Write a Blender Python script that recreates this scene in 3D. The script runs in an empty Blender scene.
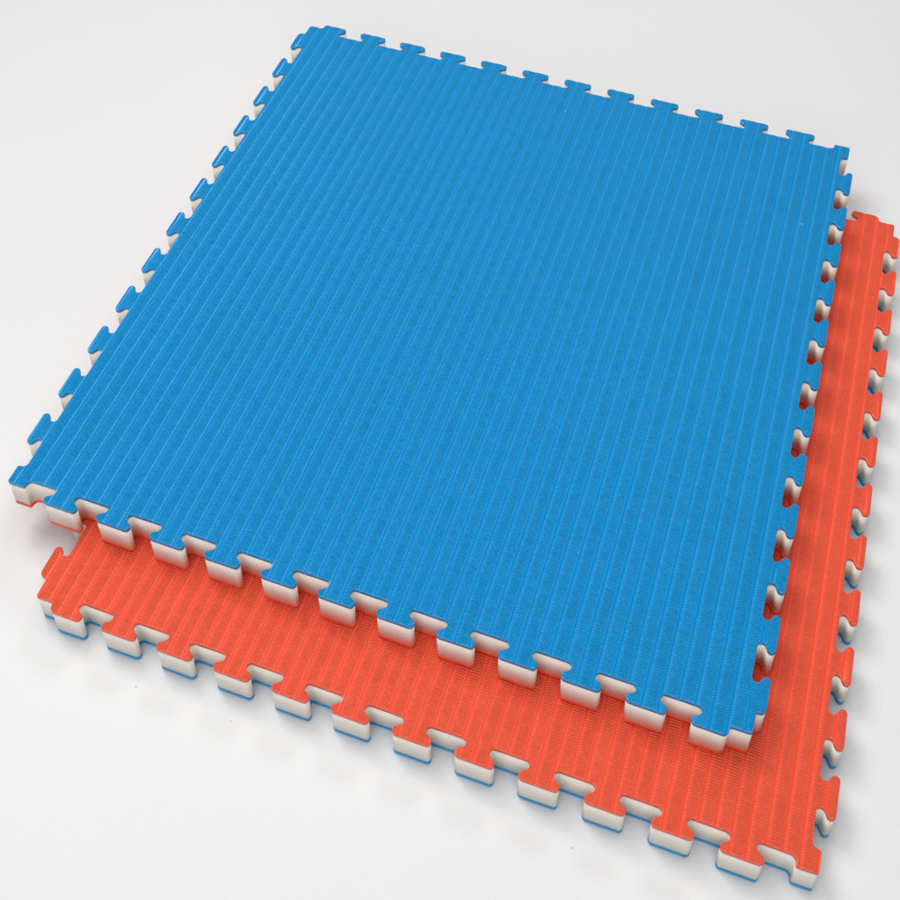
import bpy, bmesh, math, bisect as bs
from mathutils import Matrix, Vector, noise

scene = bpy.context.scene
col = scene.collection

# ------------------------------------------------------------------ camera
CAM_POS = Vector((0.40921, -1.26516, 1.76906))
R = ((0.946897698620528, 0.321534572709061, 0.000516623605128913),
     (-0.20035442339089568, 0.5887721065392253, 0.7830743972248516),
     (0.2514813181428185, -0.7415948524053849, 0.6219278266093147))
cd = bpy.data.cameras.new("camera")
cam = bpy.data.objects.new("camera", cd)
col.objects.link(cam)
m = Matrix(R).transposed().to_4x4()
m.translation = CAM_POS
cam.matrix_world = m
cd.sensor_width = 36.0
cd.lens = 36.0 * 1362.76 / 900.0
cd.shift_x = -16.4515 / 900.0
cd.shift_y = -465.589 / 900.0
cd.clip_start = 0.02
cd.clip_end = 100
scene.camera = cam

# ------------------------------------------------------------------ light (indoor studio, no sky)
w = bpy.data.worlds.new("World")
scene.world = w
w.use_nodes = True
bg = w.node_tree.nodes["Background"]
bg.inputs[0].default_value = (0.96, 0.98, 1.0, 1)
bg.inputs[1].default_value = 0.13


def area(name, loc, target, sx, sy, power, color=(1, 1, 1)):
    ld = bpy.data.lights.new(name, 'AREA')
    ld.shape = 'RECTANGLE'
    ld.size, ld.size_y = sx, sy
    ld.energy = power
    ld.color = color
    o = bpy.data.objects.new(name, ld)
    col.objects.link(o)
    o.location = loc
    o.rotation_euler = (Vector(target) - Vector(loc)).to_track_quat('-Z', 'Y').to_euler()
    return o


area("ceiling_light", (0.0, -0.6, 4.6), (0, -0.1, 0), 4.5, 4.5, 139)
area("key_light", (-1.6, 0.25, 3.6), (0, 0, 0), 1.5, 1.5, 56, (1.0, 0.99, 0.97))
area("back_light", (0.16, 2.4, 3.1), (0.1, 0, 0), 1.3, 1.0, 27)
area("front_light", (0.3, -4.0, 2.4), (0, 0, 0), 4.5, 3.0, 60)
scene.view_settings.view_transform = 'Standard'
scene.view_settings.look = 'None'
scene.view_settings.exposure = 0.0
scene.view_settings.gamma = 1.0
scene.cycles.max_bounces = 8


# ------------------------------------------------------------------ materials
def new_mat(name):
    mt = bpy.data.materials.new(name)
    mt.use_nodes = True
    nt = mt.node_tree
    return mt, nt, nt.nodes["Principled BSDF"]


def N(nt, kind, **kw):
    n = nt.nodes.new(kind)
    for k, v in kw.items():
        if k.startswith("i_"):
            n.inputs[k[2:].replace("_", " ")].default_value = v
        else:
            setattr(n, k, v)
    return n


def math_n(nt, op, a, b=None, c=None):
    n = nt.nodes.new("ShaderNodeMath")
    n.operation = op
    for i, v in enumerate((a, b, c)):
        if v is None:
            continue
        if isinstance(v, (int, float)):
            n.inputs[i].default_value = v
        else:
            nt.links.new(v, n.inputs[i])
    return n.outputs[0]


def specks(nt, pos, grain, spots, rgb, base):
    """A few grains of dirt or lint lying where the photograph shows them."""
    out = base
    for sx, sy, rad in spots:
        d = N(nt, "ShaderNodeVectorMath", operation='MULTIPLY_ADD')
        nt.links.new(pos, d.inputs[0])
        d.inputs[1].default_value = (1.0, 1.5, 0.0)
        d.inputs[2].default_value = (-sx, -1.5 * sy, 0.0)
        ln = N(nt, "ShaderNodeVectorMath", operation='LENGTH')
        nt.links.new(d.outputs[0], ln.inputs[0])
        e = math_n(nt, 'MULTIPLY_ADD', grain, 0.0014, ln.outputs["Value"])
        fac = math_n(nt, 'LESS_THAN', e, rad + 0.0007)
        mx = N(nt, "ShaderNodeMix", data_type='RGBA')
        nt.links.new(fac, mx.inputs[0])
        nt.links.new(out, mx.inputs[6])
        mx.inputs[7].default_value = (*rgb, 1)
        out = mx.outputs[2]
    return out


def skin_material(name, rgb, rough, wrinkle, lint=()):
    """Embossed foam skin: straw-like cross wrinkles in every stripe, fine pebble grain."""
    mt, nt, p = new_mat(name)
    L = nt.links.new
    tc = N(nt, "ShaderNodeTexCoord")
    at = N(nt, "ShaderNodeAttribute", attribute_name="stripe")
    at2 = N(nt, "ShaderNodeAttribute", attribute_name="rim")
    sid = at.outputs["Fac"]
    sep = N(nt, "ShaderNodeSeparateXYZ")
    L(tc.outputs["Object"], sep.inputs[0])
    x, y = sep.outputs[0], sep.outputs[1]

    # each stripe is embossed with its own run of wrinkles
    def noise(sx, sy, w_mul, detail, rough_=0.55):
        cx = math_n(nt, 'MULTIPLY', x, sx)
        cy = math_n(nt, 'MULTIPLY', y, sy)
        cz = math_n(nt, 'MULTIPLY', sid, w_mul)
        cmb = N(nt, "ShaderNodeCombineXYZ")
        L(cx, cmb.inputs[0]); L(cy, cmb.inputs[1]); L(cz, cmb.inputs[2])
        n = N(nt, "ShaderNodeTexNoise", i_Scale=1.0, i_Detail=detail, i_Roughness=rough_)
        L(cmb.outputs[0], n.inputs["Vector"])
        return n.outputs["Fac"]
    warp = noise(60, 45, 7.31, 2.0)
    ph = math_n(nt, 'ADD', math_n(nt, 'MULTIPLY', y, 2 * math.pi / 0.0032),
                math_n(nt, 'MULTIPLY', warp, 9.0))
    wave = math_n(nt, 'MULTIPLY_ADD', math_n(nt, 'SINE', ph), 0.5, 0.5)
    straw = noise(90, 520, 3.77, 2.0)
    grain = noise(900, 900, 1.93, 2.0)
    par = math_n(nt, 'MODULO', sid, 2.0)
    kw = math_n(nt, 'MULTIPLY_ADD', par, -0.12, 1.0)
    h = math_n(nt, 'ADD', math_n(nt, 'MULTIPLY', wave, kw),
               math_n(nt, 'ADD', math_n(nt, 'MULTIPLY', straw, 0.5), math_n(nt, 'MULTIPLY', grain, 0.9)))
    # no wrinkles on the rolled rim or down in the groove
    h = math_n(nt, 'SUBTRACT', h, 1.16)
    h = math_n(nt, 'MULTIPLY', h, at2.outputs["Fac"])
    bump = N(nt, "ShaderNodeBump", i_Strength=1.0, i_Distance=wrinkle)
    L(h, bump.inputs["Height"])
    L(bump.outputs[0], p.inputs["Normal"])
    # slight unevenness in the pigment
    mott = N(nt, "ShaderNodeTexNoise", i_Scale=9.0, i_Detail=4.0)
    L(tc.outputs["Object"], mott.inputs["Vector"])
    ramp = N(nt, "ShaderNodeMix", data_type='RGBA')
    ramp.inputs[6].default_value = (*[c * 0.94 for c in rgb], 1)
    ramp.inputs[7].default_value = (*[min(1, c * 1.06) for c in rgb], 1)
    L(mott.outputs["Fac"], ramp.inputs[0])
    L(specks(nt, tc.outputs["Object"], grain, lint, (0.35, 0.52, 0.68), ramp.outputs[2]), p.inputs["Base Color"])
    rr = math_n(nt, 'MULTIPLY_ADD', at2.outputs["Fac"], rough - 0.23,
                math_n(nt, 'MULTIPLY_ADD', grain, 0.06, 0.20))
    L(rr, p.inputs["Roughness"])
    L(math_n(nt, 'MULTIPLY_ADD', at2.outputs["Fac"], -0.21, 0.55), p.inputs["Specular IOR Level"])
    return mt


def core_material():
    mt, nt, p = new_mat("cream_foam")
    L = nt.links.new
    tc = N(nt, "ShaderNodeTexCoord")
    n1 = N(nt, "ShaderNodeTexNoise", i_Scale=420.0, i_Detail=3.0)
    n2 = N(nt, "ShaderNodeTexNoise", i_Scale=30.0, i_Detail=3.0)
    L(tc.outputs["Object"], n1.inputs["Vector"]); L(tc.outputs["Object"], n2.inputs["Vector"])
    mx = N(nt, "ShaderNodeMix", data_type='RGBA')
    mx.inputs[6].default_value = (0.73, 0.675, 0.605, 1)
    mx.inputs[7].default_value = (0.87, 0.82, 0.75, 1)
    f = math_n(nt, 'ADD', math_n(nt, 'MULTIPLY', n1.outputs["Fac"], 0.6), math_n(nt, 'MULTIPLY', n2.outputs["Fac"], 0.4))
    L(f, mx.inputs[0])
    L(mx.outputs[2], p.inputs["Base Color"])
    b = N(nt, "ShaderNodeBump", i_Strength=0.9, i_Distance=0.0008)
    L(n1.outputs["Fac"], b.inputs["Height"])
    L(b.outputs[0], p.inputs["Normal"])
    p.inputs["Roughness"].default_value = 0.75
    p.inputs["Specular IOR Level"].default_value = 0.25
    return mt


def floor_material():
    mt, nt, p = new_mat("white_floor")
    L = nt.links.new
    tc = N(nt, "ShaderNodeTexCoord")
    n1 = N(nt, "ShaderNodeTexNoise", i_Scale=170.0, i_Detail=3.0)
    n2 = N(nt, "ShaderNodeTexNoise", i_Scale=3.0, i_Detail=5.0)
    n3 = N(nt, "ShaderNodeTexNoise", i_Scale=420.0, i_Detail=2.0)
    for n in (n1, n2, n3):
        L(tc.outputs["Object"], n.inputs["Vector"])
    mx = N(nt, "ShaderNodeMix", data_type='RGBA')
    mx.inputs[6].default_value = (0.675, 0.675, 0.675, 1)
    mx.inputs[7].default_value = (0.73, 0.73, 0.73, 1)
    f = math_n(nt, 'ADD', math_n(nt, 'MULTIPLY', n2.outputs["Fac"], 0.5), math_n(nt, 'MULTIPLY', n3.outputs["Fac"], 0.5))
    L(f, mx.inputs[0])
    c = specks(nt, tc.outputs["Object"], n3.outputs["Fac"],
               ((-0.2423, -0.6442, 0.0016), (-0.1102, -0.6431, 0.0013), (0.3288, -0.6426, 0.0015)),
               (0.45, 0.44, 0.43), mx.outputs[2])
    L(c, p.inputs["Base Color"])
    b = N(nt, "ShaderNodeBump", i_Strength=0.5, i_Distance=0.0008)
    L(n1.outputs["Fac"], b.inputs["Height"])
    L(b.outputs[0], p.inputs["Normal"])
    p.inputs["Roughness"].default_value = 0.45
    p.inputs["Specular IOR Level"].default_value = 0.25
    return mt


M_BLUE = skin_material("blue_embossed_skin", (0.0, 0.270, 0.615), 0.38, 0.0014,
                       ((0.4461, 0.3010, 0.0020), (0.0167, 0.4302, 0.0016)))
M_RED = skin_material("red_embossed_skin", (0.84, 0.096, 0.043), 0.46, 0.0012)
M_CORE = core_material()
M_FLOOR = floor_material()

# ------------------------------------------------------------------ setting: the white surface
bm = bmesh.new()
bmesh.ops.create_grid(bm, x_segments=1, y_segments=1, size=4.0)
me = bpy.data.meshes.new("floor")
bm.to_mesh(me); bm.free()
me.materials.append(M_FLOOR)
fl = bpy.data.objects.new("floor", me)
col.objects.link(fl)
fl["kind"] = "structure"
fl["label"] = "smooth glossy white floor under both foam mats"

# ------------------------------------------------------------------ jigsaw outline (millimetres)
TH = 55.36          # mat thickness
PITCH = 79.1        # tooth to tooth
A0 = 45.2           # corner to the first tooth or valley
HD = 11.3           # half the depth of the teeth


def fillet(poly, seg=6):
    out = []
    n = len(poly)
    for i, (px, py, r) in enumerate(poly):
        p = Vector((px, py))
        a = Vector(poly[i - 1][:2]) - p
        b = Vector(poly[(i + 1) % n][:2]) - p
        la, lb = a.length, b.length
        a /= la; b /= lb
        cosang = max(-1, min(1, a.dot(b)))
        ang = math.acos(cosang)
        if r <= 0 or ang > math.pi - 0.02:
            out.append(p); continue
        t = r / math.tan(ang / 2)
        t = min(t, 0.47 * la, 0.47 * lb) if t > 0.9 * min(la, lb) else t
        r = t * math.tan(ang / 2)
        c = p + (a + b).normalized() * (r / math.sin(ang / 2))
        s = p + a * t - c
        e = p + b * t - c
        a0 = math.atan2(s.y, s.x); a1 = math.atan2(e.y, e.x)
        d = (a1 - a0 + math.pi) % (2 * math.pi) - math.pi
        k = max(2, int(round(seg * abs(d) / 2.0)) + 1)
        for j in range(k + 1):
            q = a0 + d * j / k
            out.append(c + Vector((math.cos(q), math.sin(q))) * r)
    return out


def edge_profile():
    """One 1 m edge, s = 0..1000, n outward: starts beside a valley, ends on a tooth."""
    P = [(0, 0, 3.0), (25.5, 0, 2.6), (26.5, -HD, 7.0)]
    XV = 40.0
    mid = PITCH / 4
    for k in range(12):
        vc = A0 + k * PITCH            # valley centre
        tcn = vc + PITCH / 2           # tooth centre
        P.append((vc + XV, -HD, 5.4))
        P.append((tcn - XV, HD, 5.4))
        if k < 11:
            P.append((tcn + XV, HD, 5.4))
            P.append((tcn + PITCH / 2 - XV, -HD, 5.4))
    P += [(973.5, HD, 7.0), (974.5, 0, 2.6)]
    return P                           # the end corner belongs to the next edge


def outline(mirror):
    """Square mat about its centre; two opposite corners are 'valley', two are 'tooth' corners."""
    e = edge_profile()
    pts = []
    rev = [(1000 - s, n, r) for s, n, r in e[1:]][::-1]      # tooth end first
    # bottom: left corner valley -> right corner tooth
    pts += [(s - 500, -500 - n, r) for s, n, r in e]
    # right: bottom tooth -> top valley
    pts += [(500, -500, 3.0)] + [(500 + n, s - 500, r) for s, n, r in rev]
    # top: right valley -> left tooth
    pts += [(500 - s, 500 + n, r) for s, n, r in e]
    # left: top tooth -> bottom valley
    pts += [(-500, 500, 3.0)] + [(-500 - n, 500 - s, r) for s, n, r in rev]
    if mirror:
        pts = [(-x, y, r) for x, y, r in pts][::-1]
    return fillet(pts)


def worn(poly, seed):
    """The cut wanders by a fraction of a millimetre, as foam cut by a die does."""
    return [p + 0.45 * noise.noise_vector(Vector((p.x * 0.035, p.y * 0.035, seed))).to_2d()
            + 0.10 * noise.noise_vector(Vector((p.x * 0.3, p.y * 0.3, seed + 5))).to_2d() for p in poly]


def inset(poly, d):
    n = len(poly)
    out = []
    for i in range(n):
        a = poly[i] - poly[i - 1]
        b = poly[(i + 1) % n] - poly[i]
        na = Vector((-a.y, a.x)).normalized()
        nb = Vector((-b.y, b.x)).normalized()
        k = na + nb
        k /= max(0.5, k.dot(na))
        out.append(poly[i] + k * d)
    return out


def interp(tab, i):
    for (i0, x0), (i1, x1) in zip(tab, tab[1:]):
        if i <= i1:
            return x0 + (x1 - x0) * (i - i0) / (i1 - i0)
    return tab[-1][1]


GROOVE = ((-4.2, 0.0), (-3.6, -0.04), (-3.2, -0.14), (-1.2, -0.78), (-0.8, -1.05), (-0.3, -2.1), (0.0, -2.3),
          (0.3, -2.0), (0.75, -0.55), (1.15, -0.10), (2.0, 0.0))
CROWN = 0.32        # every strip is slightly domed


def to_obj(name, bm, mat, parent, smooth=True):
    me = bpy.data.meshes.new(name)
    bm.to_mesh(me); bm.free()
    me.materials.append(mat)
    if smooth:
        me.polygons.foreach_set("use_smooth", [True] * len(me.polygons))
    o = bpy.data.objects.new(name, me)
    col.objects.link(o)
    o.parent = parent
    return o


def ring_walls(bm, rings):
    vr = [[bm.verts.new((p.x, p.y, z)) for p in poly] for poly, z in rings]
    n = len(vr[0])
    for a, b in zip(vr, vr[1:]):
        for i in range(n):
            j = (i + 1) % n
            bm.faces.new((a[i], a[j], b[j], b[i]))
    return vr


def top_skin(name, out, z0, z1, table, slant, mat, parent):
    """Embossed skin with rolled rim; lines run front to back, cut as real grooves."""
    r = 1.7
    rings = [(inset(out, 0.0), z0), (out, z1 - r)]
    for a in (28, 58, 90):
        a = math.radians(a)
        rings.append((inset(out, r * (1 - math.cos(a))), z1 - r + r * math.sin(a)))
    bm = bmesh.new()
    vr = ring_walls(bm, rings)
    bm.faces.new(vr[-1])
    bm.faces.new(vr[0][::-1])
    n_i = table[-1][0]
    xs = [interp(table, i) - 500 for i in range(n_i + 1)]
    prof = []
    for i, x in enumerate(xs):
        for d, dz in GROOVE:
            prof.append((x + d, dz))
    for a, b in zip(xs, xs[1:]):
        prof += [(a + (b - a) * q, 0.0) for q in (0.3, 0.5, 0.7)]
    prof.sort()
    px = [p[0] for p in prof]
    # cut from left to right; only what lies right of the last cut is cut again
    k = slant / 1000.0
    nrm = Vector((1, -k, 0)).normalized()
    u = lambda c: c.x - k * (c.y + 500)
    face_top = [f for f in bm.faces if len(f.verts) > 100 and f.calc_center_median().z > z1 - 0.01]
    for y in (-484, -465, -240, 0, 240, 465, 484):      # cross cuts keep the shading of the strips even
        fs = [f for f in face_top if f.is_valid]
        res = bmesh.ops.bisect_plane(bm, geom=fs + list({e for f in fs for e in f.edges}) + list({v for f in fs for v in f.verts}),
                                     dist=1e-5, plane_co=Vector((0, y, 0)), plane_no=Vector((0, 1, 0)))
        face_top = [g for g in res["geom"] if isinstance(g, bmesh.types.BMFace)]
    active = {}

    def note(f):
        us = [u(v.co) for v in f.verts]
        active[f] = (min(us), max(us))
    for f in bm.faces:
        if f.calc_center_median().z > z1 - r - 1e-4:
            note(f)
        elif len(f.verts) == 4 and max(v.co.z for v in f.verts) > z1 - r - 1e-4:
            note(f)
    for x, dz in prof:
        geom = []
        for f, (lo, hi) in list(active.items()):
            if hi <= x + 1e-4:
                del active[f]
            elif lo < x - 1e-4:
                geom.append(f)
        if not geom:
            continue
        ed = {e for f in geom for e in f.edges}
        vs = {v for f in geom for v in f.verts}
        for f in geom:
            del active[f]
        res = bmesh.ops.bisect_plane(bm, geom=geom + list(ed) + list(vs), dist=1e-5,
                                     plane_co=Vector((x, -500, 0)), plane_no=nrm)
        for g in res["geom"]:
            if isinstance(g, bmesh.types.BMFace):
                note(g)

    def depth(x):
        i = bs.bisect_right(px, x)
        if i == 0 or i == len(px):
            return 0.0
        x0, d0 = prof[i - 1]; x1, d1 = prof[i]
        d = d0 + (d1 - d0) * (x - x0) / max(1e-6, x1 - x0)
        k = bs.bisect_right(xs, x)
        if 0 < k < len(xs):
            q = 2 * (x - xs[k - 1]) / (xs[k] - xs[k - 1]) - 1
            d -= CROWN * q * q
        else:
            d -= CROWN
        return d
    sl = bm.faces.layers.float.new("stripe")
    rl = bm.verts.layers.float.new("rim")
    bm.faces.ensure_lookup_table()
    for f in bm.faces:
        f[sl] = float(bs.bisect_right(xs, u(f.calc_center_median())))
    for v in bm.verts:
        t = max(0.0, min(1.0, (v.co.z - (z1 - r)) / r))
        d = depth(u(v.co))
        v[rl] = (1.0 if t > 0.99 else 0.0) * max(0.0, min(1.0, 1.3 - abs(d) / 0.3))
        v.co.z += d * t
    bmesh.ops.scale(bm, vec=(0.001,) * 3, verts=bm.verts)
    bmesh.ops.recalc_face_normals(bm, faces=bm.faces)
    return to_obj(name, bm, mat, parent)


def slab(name, rings, mat, parent):
    bm = bmesh.new()
    vr = ring_walls(bm, rings)
    bm.faces.new(vr[-1]); bm.faces.new(vr[0][::-1])
    bmesh.ops.scale(bm, vec=(0.001,) * 3, verts=bm.verts)
    bmesh.ops.recalc_face_normals(bm, faces=bm.faces)
    o = to_obj(name, bm, mat, parent, False)
    for pgn in o.data.polygons:
        pgn.use_smooth = len(pgn.vertices) == 4
    return o


def make_mat(label, mirror, top_mat, bot_mat, table, slant, loc, rot):
    root = bpy.data.objects.new("foam_mat", None)
    root.empty_display_size = 0.1
    col.objects.link(root)
    root.location = loc
    root.rotation_euler = (0, 0, rot)
    root["label"] = label
    root["category"] = "foam mat"
    root["group"] = "jigsaw foam mats"
    out = worn(outline(mirror), 3.0 if mirror else 11.0)
    sk, sb = 6.2, 8.4
    top_skin("top_layer", out, TH - sk, TH, table, slant, top_mat, root)
    i3 = inset(out, 0.25)
    slab("foam_core", [(i3, sb - 1.0), (i3, TH - sk + 1.0)], M_CORE, root)
    rb = 2.4
    low = [(inset(out, rb * (1 - math.sin(math.radians(q)))), rb * (1 - math.cos(math.radians(q)))) for q in (25, 50, 70)]
    slab("bottom_layer", low + [(out, rb), (out, sb)], bot_mat, root)
    return root


BLUE_TAB = ((0, -8.0), (1, 12.0), (2, 30.9), (5, 92.4), (10, 196.1), (17, 331.2), (22, 429.6), (28, 543.8), (35, 676.2),
            (42, 811.4), (47, 911.0), (51, 991.7))
RED_TAB = ((0, 2.0), (1, 21.6), (5, 100.2), (14, 275.5), (20, 390.5), (37, 711.0), (44, 843.6), (48, 919.9),
           (51, 977.9), (52, 997.5))
make_mat("red topped jigsaw foam mat on the white floor, underneath the blue mat",
         True, M_RED, M_BLUE, RED_TAB, 11.0, (0.09525, -0.10137, 0.0), 0.004694)
make_mat("blue topped jigsaw foam mat lying on top of the red mat",
         False, M_BLUE, M_RED, BLUE_TAB, 9.5, (0, 0, TH / 1000 + 0.0002), 0.0)
